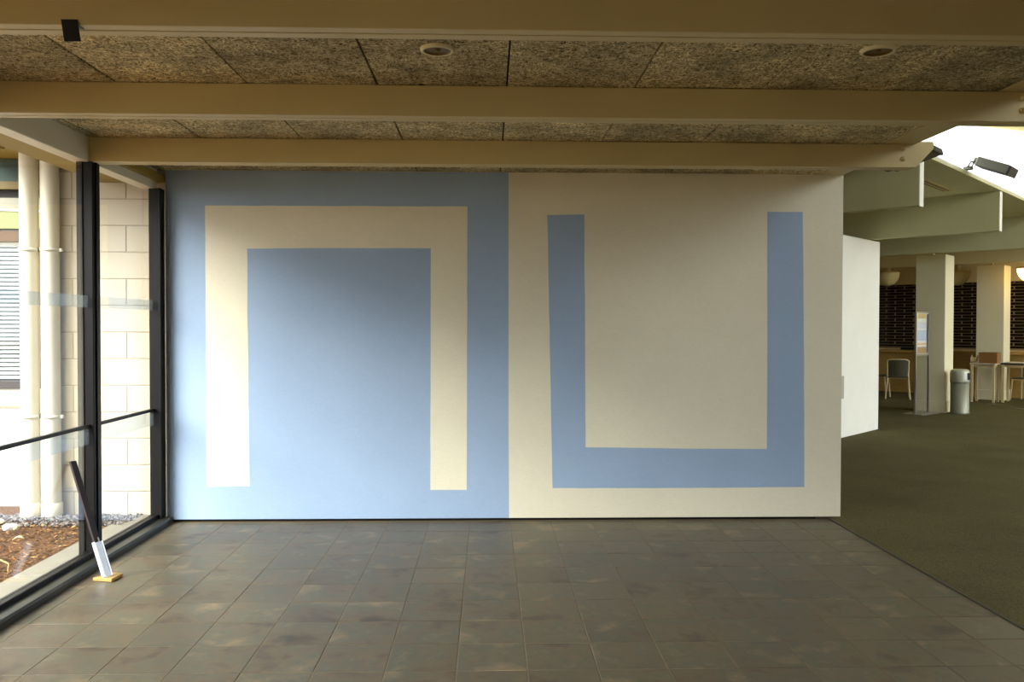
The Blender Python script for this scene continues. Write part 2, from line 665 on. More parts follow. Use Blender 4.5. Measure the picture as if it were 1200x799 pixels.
# the high side of the hall: a timber wall with clerestory lights over it, then full-height glazing
W_HI0, W_HI1, W_FULL1 = 3.0, 10.3, 20.6
HI_SILL = 3.70
struct(MB().prism(gpoly(4.45, 4.55, 0.3, W_HI1), 0.0, HI_SILL).prism(gpoly(4.45, 4.55, 0.3, W_HI0 - 0.04), HI_SILL, 5.50).build('wall_right', wood('wall_timber_panel', srgb(84, 58, 28), (14, 14, 1), 0.5)))
win6 = struct(MB().prism(gpoly(4.44, 4.56, W_HI0, W_HI1), HI_SILL, HI_SILL + 0.06).build('window_6', M_FRAME))
win2 = struct(MB().prism(gpoly(4.45, 4.55, W_HI1, W_FULL1), 0.0, 0.12).build('window_2', M_FRAME))
for d0, d1, z0, par, n in ((W_HI0, 9.9, HI_SILL + 0.06, win6, 4), (9.9, W_HI1, HI_SILL + 0.06, win6, 1), (W_HI1, W_FULL1, 0.12, win2, 4)):
    st = (d1 - d0) / n
    for k in range(n):
        a = d0 + st * k
        tall_panel(MB(), 4.44, 4.56, a - 0.04, a + 0.04, z0, 0.002).build('window_post', M_FRAME, par)
        tall_panel(MB(), 4.497, 4.503, a + 0.04, a + st - 0.04, z0, 0.002).build('pane', M_GLASS, par)

# roof of the hall and the clerestory above the low soffit
kd = 9.9
roof = MB()
roof_piece(roof, [(2.40, -3.1), (3.5, -3.1), G(4.6, 1.0), G(4.6, kd), G(-2.86, kd), (2.40, 6.40)])
roof_piece(roof, gpoly(-2.86, 4.6, kd, 20.9))
M_ROOFIN = paint('hall_roof_lining', srgb(196, 186, 148), 0.7, 0.04)
struct(roof.build('ceiling_hall', M_ROOFIN))
wu = [(2.62, -3.0), (2.702, -3.0), (2.702, 6.46), (2.62, 6.46)]
struct(MB().prism(wu, HC + 0.024, [zroof((x + y) / S2, (x - y) / S2) for x, y in wu]).build('wall_upper', M_HALL))
cl = struct(MB().prism(gpoly(-2.84, -2.79, 6.62, 20.6), ZS + 0.031, ZS + 0.05).build('window_3', M_WHITE))
MB().prism(gpoly(-2.87, -2.77, 6.62, 20.6), [zroof(6.35) - .03, zroof(6.35) - .03, zroof(20.6) - .03, zroof(20.6) - .03],
           [zroof(6.35), zroof(6.35), zroof(20.6), zroof(20.6)]).build('window_frame', paint('tan_head_trim', srgb(190, 168, 112), 0.6), cl)
clp = [6.65, kd, 20.55]
for i in range(2):
    a, b_ = clp[i], clp[i + 1]
    MB().prism(gpoly(-2.823, -2.817, a, b_), ZS + 0.05, [zroof(a) - .03, zroof(a) - .03, zroof(b_) - .03, zroof(b_) - .03]).build('pane', M_GLASS, cl)

# low soffit of the hall
sof = MB().prism([(2.71, 6.47), G(-2.79, 6.62), G(-2.79, 20.6), G(-8.2, 20.6), (-2.6, 9.0), (-2.6, 6.47)], ZS, ZS + 0.03)
soffit = struct(sof.build('ceiling_soffit', M_HALL))
# slot diffuser in it
slot = thing('slot_diffuser', 'narrow linear air slot in the olive soffit beside the clerestory', 'vent', (*G(-3.28, 10.95), ZS))
MB().prism(gpoly(-3.34, -3.22, 10.38, 11.5), ZS - 0.012, ZS - 0.001).build('frame', M_HALLWARM, slot)
for q in (-3.312, -3.262):
    MB().prism(gpoly(q - 0.006, q + 0.006, 10.41, 11.47), ZS - 0.0135, ZS - 0.0125).build('opening', M_DARK, slot)

# far walls of the hall
struct(MB().prism(gpoly(-8.35, -8.2, 1.2, 20.6), 0.0, ZS).build('wall_left', paint('shaded_hall_wall', srgb(132, 112, 78), 0.7)))  # brown tone stands in for shade at the back of the hall
D_SERV = 20.0
ws = MB()
ws.prism(gpoly(-8.2, -7.25, D_SERV, D_SERV + 0.2), 0, ZS)
ws.prism(gpoly(-3.62, 4.6, D_SERV, D_SERV + 0.2), 0, [zroof(20, -3.62), zroof(20, 4.6), zroof(20, 4.6), zroof(20, -3.62)])
ws.prism(gpoly(-7.25, -3.62, D_SERV, D_SERV + 0.2), 2.44, ZS)
ws.prism(gpoly(-7.25, -3.62, D_SERV, D_SERV + 0.2), 0, 0.98)
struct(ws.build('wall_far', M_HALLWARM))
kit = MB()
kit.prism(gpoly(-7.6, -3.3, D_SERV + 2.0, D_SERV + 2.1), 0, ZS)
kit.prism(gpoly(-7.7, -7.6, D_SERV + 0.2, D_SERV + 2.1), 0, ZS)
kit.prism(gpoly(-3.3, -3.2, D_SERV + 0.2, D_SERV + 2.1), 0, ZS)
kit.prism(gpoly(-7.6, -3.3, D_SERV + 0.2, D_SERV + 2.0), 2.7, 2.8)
struct(kit.build('wall_kitchen', M_DARK))  # unlit room behind the grille: its darkness is in the paint

# ---- the angled white pier and the white columns
pier = thing('wall_pier', 'broad bright white pier standing edge-on behind the right end of the mural wall', 'pier', (*G(-4.6, 11.5), 0))
MB().prism(gpoly(-4.78, -4.41, 10.75, 12.34), 0.0, 2.69).build('shaft', M_WHITE, pier, bevel=0.006)
MB().prism(gpoly(-4.409, -4.395, 10.84, 11.055), 0.525, 0.825).build('notice_plate', paint('grey_plate', srgb(176, 172, 156), 0.5), pier, label='small pale grey plate on the white pier')


def column(e, d, w, h, label):
    t = thing('column', label, 'column', (*G(e - w / 2, d + w / 2), 0))
    MB().prism(gpoly(e - w, e, d, d + w), 0.0, h).build('shaft', M_COL, t, bevel=0.006)
    MB().prism(gpoly(e - w - 0.012, e + 0.012, d - 0.012, d + w + 0.012), 0.0, 0.20).build('plinth', M_COL, t, bevel=0.004)
    MB().prism(gpoly(e - w * 0.62, e - w * 0.42, d - 0.01, d + 0.10), h, h + 0.12).build('bracket', M_BEAM, t)
    return t


column(-4.43, 15.46, 0.48, 2.715, 'white square column with skirting standing behind the poster stand')
column(-4.33, 18.90, 0.50, 2.715, 'warm-lit cream square column behind the table with a wicker box')


# ================================================================== BEAMS
def hall_beam(d, e1, zb, zt, w, label, m=M_HALL):
    t = thing('ceiling_beam', label, 'beam', (*G(e1, d), zb))
    MB().prism(gpoly(-8.2, e1 - 0.012, d, d + w), zb, zt).build('plank', m, t, bevel=0.003)
    MB().prism(gpoly(e1 - 0.012, e1, d - 0.004, d + w + 0.004), zb - 0.004, zt - 0.002).build('lit_end', M_WHITE, t, label='thin white skin painting daylight on the beam end')  # daylight on the end face, painted as a white cap
    return t


hall_beam(8.948, -2.812, 2.70, ZS - 0.002, 0.11, 'deep cantilever hall beam directly behind the mural wall top, end painted daylit white')
hall_beam(11.977, -2.805, 2.70, ZS - 0.002, 0.11, 'deep cantilever hall beam resting on the white pier, end painted daylit white')
hall_beam(15.02, -2.805, 2.71, ZS - 0.002, 0.11, 'deep hall beam passing above the first white column')
hall_beam(18.05, -2.805, 2.71, ZS - 0.002, 0.11, 'far warm-lit hall beam passing above the second column', M_HALLWARM)  # warm lamplight on this beam is put into its paint


def bay_beam(y0, label):
    t = thing('ceiling_beam', label, 'beam', (0, y0 + 0.0525, HB))
    xe = 2.819
    for a in (0.0, 0.057):
        pts = [(-2.462, y0 + a, HB), (2.705, y0 + a, HB), (xe, y0 + a, 2.606), (xe, y0 + a, 2.651), (2.705, y0 + a, 2.651), (2.705, y0 + a, HC - 0.004), (-2.462, y0 + a, HC)]
        MB().extr(pts, (0, 0.048, 0)).build('plank', M_BEAM, t, bevel=0.002)
    MB().box(-2.46, 2.68, y0 + 0.048, y0 + 0.057, HB + 0.006, HC).build('spacer', M_SLOT, t)
    for z in (2.54, 2.605):
        MB().lathe((2.622, y0 - 0.0, z), [(0.0, -0.016), (0.011, -0.014), (0.015, -0.006), (0.015, 0.0)], 12, 'Y').build('bolt', M_BEAM, t)
    return t


BL = ['cream twin-plank ceiling beam nearest the camera, along the top edge',
      'cream twin-plank ceiling beam second from the camera, between the two panel rows',
      'cream twin-plank ceiling beam third from the camera, just before the mural wall']
for y, l in zip(BEAM_Y, BL):
    bay_beam(y, l)

# dark strap wrapped under the nearest beam
strap = thing('tape_flap', 'black tape flap hanging from the nearest ceiling beam, at its left end', 'tape', (-1.40, 2.90, HB))
MB().extr([(-1.432, 2.861, HB + 0.016), (-1.378, 2.861, HB + 0.016), (-1.366, 2.858, HB - 0.058), (-1.420, 2.858, HB - 0.058)], (0, -0.003, 0)).build('flap', M_BLACK, strap)
MB().box(-1.428, -1.374, 2.862, 2.900, HB - 0.003, HB - 0.0005).build('fold', M_BLACK, strap)

# recessed downlights
M_TRIM = paint('cream_trim_ring', srgb(226, 214, 170), 0.4, 0.02)
M_REFL = paint('gold_reflector', srgb(112, 84, 30), 0.4, 0.05, metal=0.5)
for (x, y), l in zip(((-0.215, 3.526), (1.629, 3.475)), ('round recessed downlight in the ceiling, left of the two, above the mural centre', 'round recessed downlight in the ceiling, right of the two, above the U shape')):
    t = thing('downlight', l, 'light', (x, y, HC))
    MB().lathe((x, y, HC), [(0.056, -0.008), (0.061, -0.013), (0.069, -0.009), (0.073, 0.001)], 32).build('trim_ring', M_TRIM, t)
    MB().lathe((x, y, HC), [(0.057, -0.009), (0.052, -0.004), (0.040, -0.002), (0.0, -0.0015)], 32).build('reflector', M_REFL, t)
    MB().lathe((x, y, HC), [(0.0, -0.010), (0.010, -0.008), (0.014, -0.002)], 16).build('bulb', M_REFL, t)

# ================================================================== MURAL
mural = thing('wall_mural', 'blue and cream painted mural filling the wall, arch on blue left, U on cream right', 'mural', (0.15, Y_WALL, 0.02))


def flat(name, pts, yf, m, label=None, thick=0.0022):
    return MB().extr([(x, yf, z) for x, z in pts], (0, thick, 0)).build(name, m, mural, label=label)


def wobble(pts, amp=0.0016, step=0.12):
    rng = random.Random(3)
    out = []
    for i, p in enumerate(pts):
        q = pts[(i + 1) % len(pts)]
        L = math.hypot(q[0] - p[0], q[1] - p[1])
        n = max(1, int(L / step))
        for k in range(n):
            f = k / n
            j = (rng.uniform(-amp, amp), rng.uniform(-amp, amp)) if k else (0, 0)
            out.append((p[0] + (q[0] - p[0]) * f + j[0], p[1] + (q[1] - p[1]) * f + j[1]))
    return out


ZT = HC - 0.003
mid = [(0.151, ZT), (0.152, 1.9), (0.153, 1.36), (0.154, 0.716), (0.158, 0.2), (0.159, 0.022)]
flat('blue_field', [(XL + 0.001, 0.022), (0.159, 0.022)] + mid[::-1][1:] + [(XL + 0.001, ZT)], Y_WALL + 0.0015, M_MURAL_BLUE, 'plain sky-blue left half of the mural')
flat('cream_field', mid + [(XR - 0.001, 0.022), (XR - 0.001, ZT)], Y_WALL + 0.0015, M_MURAL_CREAM, 'plain cream right half of the mural')
arch = [(-2.114, 2.373), (-0.159, 2.377), (-0.162, 0.237), (-0.437, 0.238), (-0.434, 2.061), (-1.2, 2.060), (-1.804, 2.053), (-1.793, 0.272), (-2.112, 0.267)]
flat('arch_stripe', wobble(arch), Y_WALL + 0.0004, M_MURAL_CREAM, 'cream stripe bent as an upside-down U on the blue half', 0.001)
ush = [(0.443, 2.316), (0.724, 2.322), (0.739, 0.558), (1.4, 0.548), (2.13, 0.543), (2.121, 2.351), (2.391, 2.351), (2.410, 1.3), (2.421, 0.25), (1.5, 0.246), (0.489, 0.248), (0.470, 1.1), (0.452, 1.95)]
flat('u_stripe', wobble(ush), Y_WALL + 0.0004, M_MURAL_BLUE, 'blue stripe bent as a U on the cream half', 0.001)

# ================================================================== OUTSIDE, LEFT
GZ = 0.05
M_SOIL = mat_mulch('bark_soil', (srgb(46, 32, 20), srgb(92, 62, 36), srgb(140, 100, 60)))
struct(MB().box(-9.0, -2.70, -8.0, 6.8, -0.3, 0.035).build('ground_bed', M_SOIL))
struct(MB().box(-80, 80, -80, 80, -0.5, -0.305).build('ground', paint('far_ground', srgb(112, 94, 56), 0.9, 0.1, 0.3)))
# kerb of cast lengths
kerb = struct(MB().box(-2.70, -2.51, -3.0, 6.34, -0.3, 0.020).build('trim_4', M_CONC))
yk = -3.0
while yk < 6.3:
    y2 = min(yk + 0.78, 6.34)
    MB().box(-2.70, -2.512, yk + 0.004, y2 - 0.004, 0.018, 0.055 + random.uniform(-0.002, 0.002)).build('kerbstone', M_CONC, kerb, bevel=0.006)
    yk += 0.78

# exterior block wall in line with the mural wall, blocks one by one
BY = 6.36
bw = struct(MB().box(-3.30, -2.42, BY + 0.004, BY + 0.20, -0.1, 2.80).build('wall_exterior', M_MORTAR))
for row in range(0, 14):
    z0 = max(0.025 + 0.2 * row - 0.2, -0.05)
    z1 = 0.025 + 0.2 * row
    off = -2.715 if row % 2 == 1 else -2.512
    x = off - 0.4 * 3
    while x < -2.42:
        a, c = max(x, -3.30), min(x + 0.4, -2.42)
        if c - a > 0.03 and z1 < 2.81:
            MB().box(a + 0.003, c - 0.003, BY + random.uniform(-0.001, 0.001), BY + 0.03, z0 + 0.003, z1 - 0.003).build('block', M_BLOCK, bw, bevel=0.004)
        x += 0.4

# recessed wall with a window, left of the pipes
RY = 6.75
M_RW = paint('white_render', srgb(222, 216, 200), 0.7, 0.04)
rw = MB()
rw.box(-6.5, -3.30, RY, RY + 0.2, -0.1, 0.975)
rw.box(-3.535, -3.30, RY, RY + 0.2, 0.975, 2.9)
rw.box(-6.5, -5.3, RY, RY + 0.2, 0.975, 2.9)
struct(rw.build('wall_recess', M_RW))
struct(MB().box(-6.5, -3.30, RY - 0.02, RY, 0.825, 0.845).build('trim_5', paint('tan_drip_ledge', srgb(176, 160, 124), 0.7)))
M_BRN = paint('brown_window_frame', srgb(98, 76, 56), 0.5)
w4 = struct(MB().box(-5.3, -3.535, RY + 0.01, RY + 0.09, 2.14, 2.225).box(-3.575, -3.535, RY + 0.01, RY + 0.09, 1.03, 2.14).box(-5.3, -5.26, RY + 0.01, RY + 0.09, 1.03, 2.14).build('window_4', M_BRN, bevel=0.004))
MB().box(-5.32, -3.52, RY - 0.03, RY + 0.09, 0.975, 1.035).build('window_sill', paint('dark_brown_sill', srgb(62, 52, 44), 0.5), w4, bevel=0.004)
MB().box(-5.26, -3.575, RY + 0.03, RY + 0.036, 1.035, 2.14).build('pane', M_GLASS, w4)
MB().box(-5.3, -3.535, RY + 0.02, RY + 0.08, 2.245, 2.41).build('spandrel_panel', paint('pale_green_panel', srgb(142, 148, 98), 0.5), w4, label='pale green panel above the blinds')
MB().extr([(-5.3, RY + 0.012, 2.43), (-3.535, RY + 0.012, 2.375), (-3.535, RY + 0.012, 2.392), (-5.3, RY + 0.012, 2.455)], (0, 0.012, 0)).build('reflection_streak', M_WHITE, w4)  # slanted white streak modelled in place of a reflection in the glazing
MB().box(-5.3, -3.535, RY + 0.03, RY + 0.08, 2.41, 2.49).build('grey_panel', paint('grey_head_panel', srgb(150, 146, 130), 0.6), w4)
MB().box(-5.3, -3.535, RY + 0.04, RY + 0.09, 2.49, 2.555).build('head_recess', M_DARK, w4)
MB().box(-5.3, -3.535, RY + 0.0, RY + 0.09, 2.555, 2.615).build('head_trim', paint('olive_head_trim', srgb(104, 88, 42), 0.6), w4)
MB().box(-5.3, -3.535, RY + 0.02, RY + 0.09, 2.615, 2.80).build('green_fascia', paint('dark_green_fascia', srgb(18, 46, 32), 0.5), w4, label='dark green board under the eaves')
bl = thing('venetian_blind', 'white venetian blind behind the far left window, slats half open', 'blind', (-4.4, RY + 0.07, 1.04))
zb_ = 1.06
ME_SL = None
while zb_ < 2.12:
    if ME_SL is None:
        o = MB().obox((-4.4, RY + 0.075, zb_), (1, 0, 0), (0, 0.85, 0.52), (0, -0.52, 0.85), 0.82, 0.020, 0.0012).build('slat', paint('white_blind_slat', srgb(226, 228, 228), 0.5), bl)
        ME_SL = o.data
        z_first = zb_
    else:
        o = bpy.data.objects.new('slat', ME_SL)
        COL.objects.link(o)
        o.parent = bl
        o.location = (0, 0, zb_ - z_first)
    zb_ += 0.034
MB().box(-5.24, -3.58, RY + 0.055, RY + 0.095, 2.115, 2.139).build('head_rail', M_WHITE, bl)
struct(MB().box(-5.4, -3.4, RY + 0.6, RY + 0.7, 0.0, 2.9).build('wall_room_beyond', paint('grey_room', srgb(110, 112, 112), 0.8)))

# eaves: low soffit along the glass, a 45-degree step, a higher soffit over the wall
low = MB().prism([(-2.56, -3.0), (-3.05, -3.0), (-3.05, 4.96), (-2.56, 5.45)], 2.545, 2.60)
struct(low.build('ceiling_eaves', M_SOFFIT))
low2 = MB().prism([(-2.56, 5.40), (-2.42, 5.40), (-2.42, 6.355), (-2.90, 6.355), (-2.90, 5.11), (-2.56, 5.45)], 2.545, 2.60)
struct(low2.build('ceiling_eaves', M_SOFFIT))
struct(MB().prism([(-3.05, 4.96), (-3.08, 4.99), (-2.92, 5.15), (-2.90, 5.11)], 2.53, 2.80).build('trim_6', M_SOFFIT))
struct(MB().prism([(-2.42, 4.9), (-3.0, 4.9), (-4.0, 5.9), (-4.0, 6.9), (-2.42, 6.9)], 2.80, 2.90).build('ceiling_eaves', M_SOFFIT))
struct(MB().prism([(-2.5, 4.85), (-3.02, 4.85), (-4.05, 5.88), (-4.05, 6.9), (-2.5, 6.9)], 2.90, 3.0).box(-3.10, -2.5, -3.0, 4.85, 2.60, 3.0).build('roof_eaves', M_DARK))


# drain pipes
def drainpipe(x, label):
    y = 6.29
    t = thing('drainpipe', label, 'pipe', (x, y, GZ), 'drainpipes outside the window')
    MB().tube([(x, y, 0.06), (x, y, 2.79)], 0.064, 24).build('pipe', M_PIPE, t)
    MB().lathe((x, y, 0.0), [(0.064, 0.16), (0.073, 0.155), (0.073, 0.03), (0.06, 0.02)][::-1], 24).build('socket', M_PIPE, t)
    for z in (2.034, 0.80):
        c = MB()
        c.lathe((x, y, z), [(0.065, -0.012), (0.069, -0.012), (0.069, 0.012), (0.065, 0.012)], 24)
        c.box(x + 0.066, x + 0.088, y - 0.012, y + 0.012, z - 0.012, z + 0.012)
        c.box(x - 0.082, x - 0.066, y - 0.012, y + 0.012, z - 0.012, z + 0.012)
        c.box(x - 0.012, x + 0.012, y + 0.06, 6.36 if x > -3.3 else 6.75, z - 0.012, z + 0.012)
        c.build('strap', M_PIPE, t)
    return t


drainpipe(-3.395, 'left of the two cream drainpipes, in front of the blinds')
drainpipe(-3.243, 'right of the two cream drainpipes, against the block wall corner')

# bark mulch and pebbles
rng = random.Random(11)


def chips(n, area, size, z, m, name, flatness=0.4, b=None):
    b = b or MB()
    for _ in range(n):
        x, y = rng.uniform(area[0], area[1]), rng.uniform(area[2], area[3])
        s = rng.uniform(*size)
        a = rng.uniform(0, math.pi)
        tl = rng.uniform(-0.5, 0.5)
        u = Vector((math.cos(a), math.sin(a), tl)).normalized()
        w = Vector((-math.sin(a), math.cos(a), rng.uniform(-0.4, 0.4))).normalized()
        k = u.cross(w)
        c = Vector((x, y, z + rng.uniform(0, 0.02)))
        l1, l2, l3 = s, s * rng.uniform(0.35, 0.6), s * flatness * rng.uniform(0.3, 0.6)
        vs = [c - u * l1, c + u * l1, c - w * l2, c + w * l2, c + k * l3, c - k * l3]
        fs = [(0, 2, 4), (2, 1, 4), (1, 3, 4), (3, 0, 4), (2, 0, 5), (1, 2, 5), (3, 1, 5), (0, 3, 5)]
        b.add(vs, fs)
    o = b.build(name, m)
    o['kind'] = 'stuff'
    return o


M_BK1 = mat_mulch('bark_chip_brown', (srgb(70, 46, 28), srgb(124, 84, 48), srgb(176, 128, 78)))
M_BK2 = mat_mulch('bark_chip_pale', (srgb(130, 96, 58), srgb(178, 138, 88), srgb(214, 182, 132)))
M_BK3 = mat_mulch('bark_chip_dark', (srgb(34, 22, 16), srgb(62, 42, 28), srgb(96, 66, 42)))
M_PEB = mat_mulch('grey_pebble', (srgb(84, 78, 76), srgb(120, 112, 109), srgb(158, 151, 146)), 0.7)
bed = MB()
counts = []
for n_, sz, z_ in ((5200, (0.008, 0.024), 0.036), (2600, (0.008, 0.022), 0.036), (700, (0.008, 0.026), 0.046)):
    tmp = chips(n_, (-5.2, -2.72, 3.2, 6.12), sz, z_, M_BK1, 'mulch')
    o_ = len(bed.v)
    bed.add([tuple(v.co) for v in tmp.data.vertices], [tuple(p.vertices) for p in tmp.data.polygons])
    counts.append(len(tmp.data.polygons))
    bpy.data.objects.remove(tmp)
mul = bed.build('mulch', M_BK1)
mul.data.materials.append(M_BK3)
mul.data.materials.append(M_BK2)
mul.data.polygons.foreach_set('material_index', [0] * counts[0] + [1] * counts[1] + [2] * counts[2])
mul['kind'] = 'stuff'
tag(mul, 'brown bark mulch covering the garden bed outside the glass', 'mulch')
tag(chips(2600, (-4.6, -2.6, 6.02, 6.34), (0.010, 0.024), 0.045, M_PEB, 'gravel', 1.2), 'grey pebble strip at the foot of the block wall', 'gravel')


def rock(x, y, z, r, seed, m, name, label, cat):
    rr = random.Random(seed)
    bm = bmesh.new()
    bmesh.ops.create_icosphere(bm, subdivisions=2, radius=1.0)
    for v in bm.verts:
        k = rr.uniform(0.8, 1.12)
        v.co = Vector((v.co.x * r[0] * k, v.co.y * r[1] * k, v.co.z * r[2] * k))
    me = bpy.data.meshes.new(name)
    bm.to_mesh(me)
    bm.free()
    me.materials.append(m)
    o = bpy.data.objects.new(name, me)
    COL.objects.link(o)
    o.location = (x, y, z)
    tag(o, label, cat)
    return o


rock(-3.29, 5.83, 0.085, (0.055, 0.04, 0.030), 4, paint('white_stone', srgb(224, 220, 212), 0.8, 0.1, 30), 'stone', 'white stone lying on the bark mulch outside', 'stone')
rock(-3.50, 6.05, 0.075, (0.045, 0.03, 0.022), 5, paint('tan_stone', srgb(214, 190, 150), 0.8, 0.1, 30), 'stone', 'tan stone lying near the foot of the left drainpipe', 'stone')


def leaf(x, y, ang, l, c, label):
    b = MB()
    n = 7
    u, w = Vector((math.cos(ang), math.sin(ang), 0)), Vector((-math.sin(ang), math.cos(ang), 0))
    vs, fs = [], []
    for i in range(n):
        f = i / (n - 1)
        ww = l * 0.28 * math.sin(math.pi * min(1, f * 0.96 + 0.03)) ** 0.8
        cpt = Vector((x, y, 0.075)) + u * l * (f - .5) + Vector((0, 0, 0.02 * math.sin(f * 3)))
        vs += [cpt - w * ww + Vector((0, 0, 0.008)), cpt, cpt + w * ww + Vector((0, 0, 0.008))]
    for i in range(n - 1):
        a = i * 3
        fs += [(a, a + 3, a + 4, a + 1), (a + 1, a + 4, a + 5, a + 2)]
    b.add(vs, fs, True)
    o = b.build('dry_leaf', paint('dry_leaf_tan', c, 0.7, 0.12, 40))
    md = o.modifiers.new('thickness', 'SOLIDIFY')
    md.thickness = 0.0015
    tag(o, label, 'leaf')


leaf(-3.06, 5.51, 0.3, 0.07, srgb(226, 206, 160), 'pale dry leaf on the mulch in front of the white stone')
leaf(-3.22, 5.78, 1.1, 0.05, srgb(206, 170, 110), 'tan dry leaf on the mulch beside the white stone')
tw = MB().tube([(-2.98, 5.10, 0.07), (-2.90, 5.02, 0.088), (-2.80, 4.94, 0.084), (-2.75, 4.84, 0.07)], [0.004, 0.004, 0.003, 0.002], 6).build('twig', paint('pale_twig', srgb(190, 160, 100), 0.8))
tag(tw, 'thin pale twig lying on the mulch near the kerb', 'twig')

# ================================================================== LEANING BAR BY THE WINDOW
prop = thing('window_prop', 'dark bar with silver foot on a tan block, leaning against the window glass', 'bar', (-2.21, 4.89, 0))
MB().prism([(-2.285, 4.872), (-2.165, 4.846), (-2.150, 4.958), (-2.205, 4.972)], 0.001, 0.020).build('foot_block', wood('tan_foot_wood', srgb(186, 148, 86)), prop, bevel=0.002)
P0, P1 = Vector((-2.212, 4.895, 0.022)), Vector((-2.462, 5.010, 0.672))
dv = (P1 - P0).normalized()
sleeve = MB()
q0, q1 = P0, P0 + dv * 0.21
sleeve.bar(q0 + Vector((0.012, -0.010, 0)), q1 + Vector((0.012, -0.010, 0)), 0.034, 0.003, (0.5, 1, 0))
sleeve.bar(q0 + Vector((0.020, 0.010, 0)), q1 + Vector((0.020, 0.010, 0)), 0.030, 0.003, (-1, 0.6, 0))
sleeve.bar(q0 + Vector((-0.010, -0.022, 0)), q1 + Vector((-0.010, -0.022, 0)), 0.024, 0.003, (-1, 0.4, 0))
sleeve.build('silver_sleeve', paint('silver_sleeve', srgb(206, 212, 222), 0.35, 0.05, metal=0.3), prop, label='bright silver angle at the foot of the bar')
MB().bar(P0 + dv * 0.012, P1, 0.046, 0.014, (0.25, 1, 0)).build('bar', paint('dark_bar', srgb(46, 34, 32), 0.5), prop, bevel=0.001)
MB().tube([P0 + dv * 0.205 + Vector((0.014, 0.0, 0)), P0 + dv * 0.235 + Vector((0.014, 0, 0))], 0.004, 8).build('pin', M_STEEL, prop)

# ================================================================== HALL FURNISHINGS
# floodlights on the clerestory sill
M_FLOOD = paint('dark_grey_floodlight', srgb(92, 90, 78), 0.5)


def floodlight(e, d, z, tilt, half, label):
    o_e = Vector((1 / S2, -1 / S2, 0))
    o_d = Vector((1 / S2, 1 / S2, 0))
    u = o_e * math.cos(tilt) + Vector((0, 0, math.sin(tilt)))
    n = o_d.cross(u).normalized()
    if n.z < 0:
        n = -n
    c = Vector((*G(e, d), z))
    root = Vector((*G(-2.80, d - 0.02), ZS + 0.052))
    t = thing('floodlight', label, 'floodlight', tuple(root), 'floodlights along the clerestory sill')
    MB().obox(root + o_e * 0.03 + Vector((0, 0, 0.015)), o_e, o_d, (0, 0, 1), 0.04, 0.05, 0.015).build('mount', M_FLOOD, t)
    hu, hv, hn = half
    for s in (-0.06, 0.06):
        MB().tube([root + o_d * s + o_e * 0.04 + Vector((0, 0, 0.02)), root + o_d * s + o_e * 0.07 + Vector((0, 0, 0.075)), c - u * (hu * 0.7) + o_d * s + n * hn * 0.5], 0.009, 8).build('arm', M_BLACK, t)
    MB().obox(c, u, o_d, n, hu, hv, hn).build('housing', M_FLOOD, t, bevel=0.010)
    MB().obox(c + u * (hu + 0.006) - n * hn * 0.1, u, o_d, n, 0.012, hv + 0.012, hn * 0.95).build('lip', M_BLACK, t, bevel=0.003)
    MB().obox(c - u * (hu + 0.02), u, o_d, n, 0.03, hv * 0.5, hn * 0.7).build('gear_box', M_FLOOD, t, bevel=0.006)
    return t


floodlight(-2.50, 10.47, 3.255, math.radians(-24), (0.175, 0.15, 0.052), 'dark floodlight on the clerestory sill, far one, right of the beam ends')
floodlight(-2.56, 7.94, 2.985, math.radians(15), (0.20, 0.13, 0.03), 'dark floodlight on the clerestory sill, half hidden by the third beam end')

# poster stand
sx = Vector((math.cos(math.radians(38)), math.sin(math.radians(38)), 0))
sn = Vector((math.sin(math.radians(38)), -math.cos(math.radians(38)), 0))
p0 = Vector((7.15, 13.79, 0))
p1 = p0 + sx * 0.476
pc = (p0 + p1) / 2
stand = thing('poster_stand', 'tall steel poster stand with a pale poster on the carpet before a white column', 'sign', tuple(pc))
MB().obox(pc + Vector((0, 0, 0.012)), sx, sn, (0, 0, 1), 0.34, 0.17, 0.008).build('base_plate', M_STEEL, stand, bevel=0.003)
for p in (p0, p1):
    MB().obox(p + Vector((0, 0, 0.87)), sx, sn, (0, 0, 1), 0.014, 0.014, 0.85).build('post', M_STEEL, stand)
for z in (1.717, 1.0):
    MB().obox(pc + Vector((0, 0, z)), sx, sn, (0, 0, 1), 0.236, 0.012, 0.014).build('rail', M_STEEL, stand)
post = MB().obox(pc + Vector((0, 0, 1.36)), sx, sn, (0, 0, 1), 0.215, 0.003, 0.34).build('poster', paint('poster_paper', srgb(236, 234, 232), 0.5), stand)
for (z, hz, hx, ox, c) in ((1.655, 0.040, 0.15, -0.02, srgb(206, 176, 118)), (1.50, 0.055, 0.16, -0.02, srgb(214, 218, 236)), (1.33, 0.09, 0.16, -0.02, srgb(186, 200, 232)),
                           (1.185, 0.020, 0.16, -0.02, srgb(226, 190, 150)), (1.075, 0.045, 0.16, -0.02, srgb(168, 124, 84)), (1.13, 0.006, 0.16, -0.02, srgb(40, 34, 34)), (1.36, 0.33, 0.03, 0.18, srgb(84, 76, 74))):
    MB().obox(pc + sx * ox + sn * 0.0036 + Vector((0, 0, z)), sx, sn, (0, 0, 1), hx, 0.0004, hz).build('printed_block', paint('poster_print', c, 0.5), post)
MB().obox(pc + sn * 0.007 + Vector((0, 0, 1.36)), sx, sn, (0, 0, 1), 0.222, 0.0015, 0.345).build('cover_sheet', M_GLASS, stand)

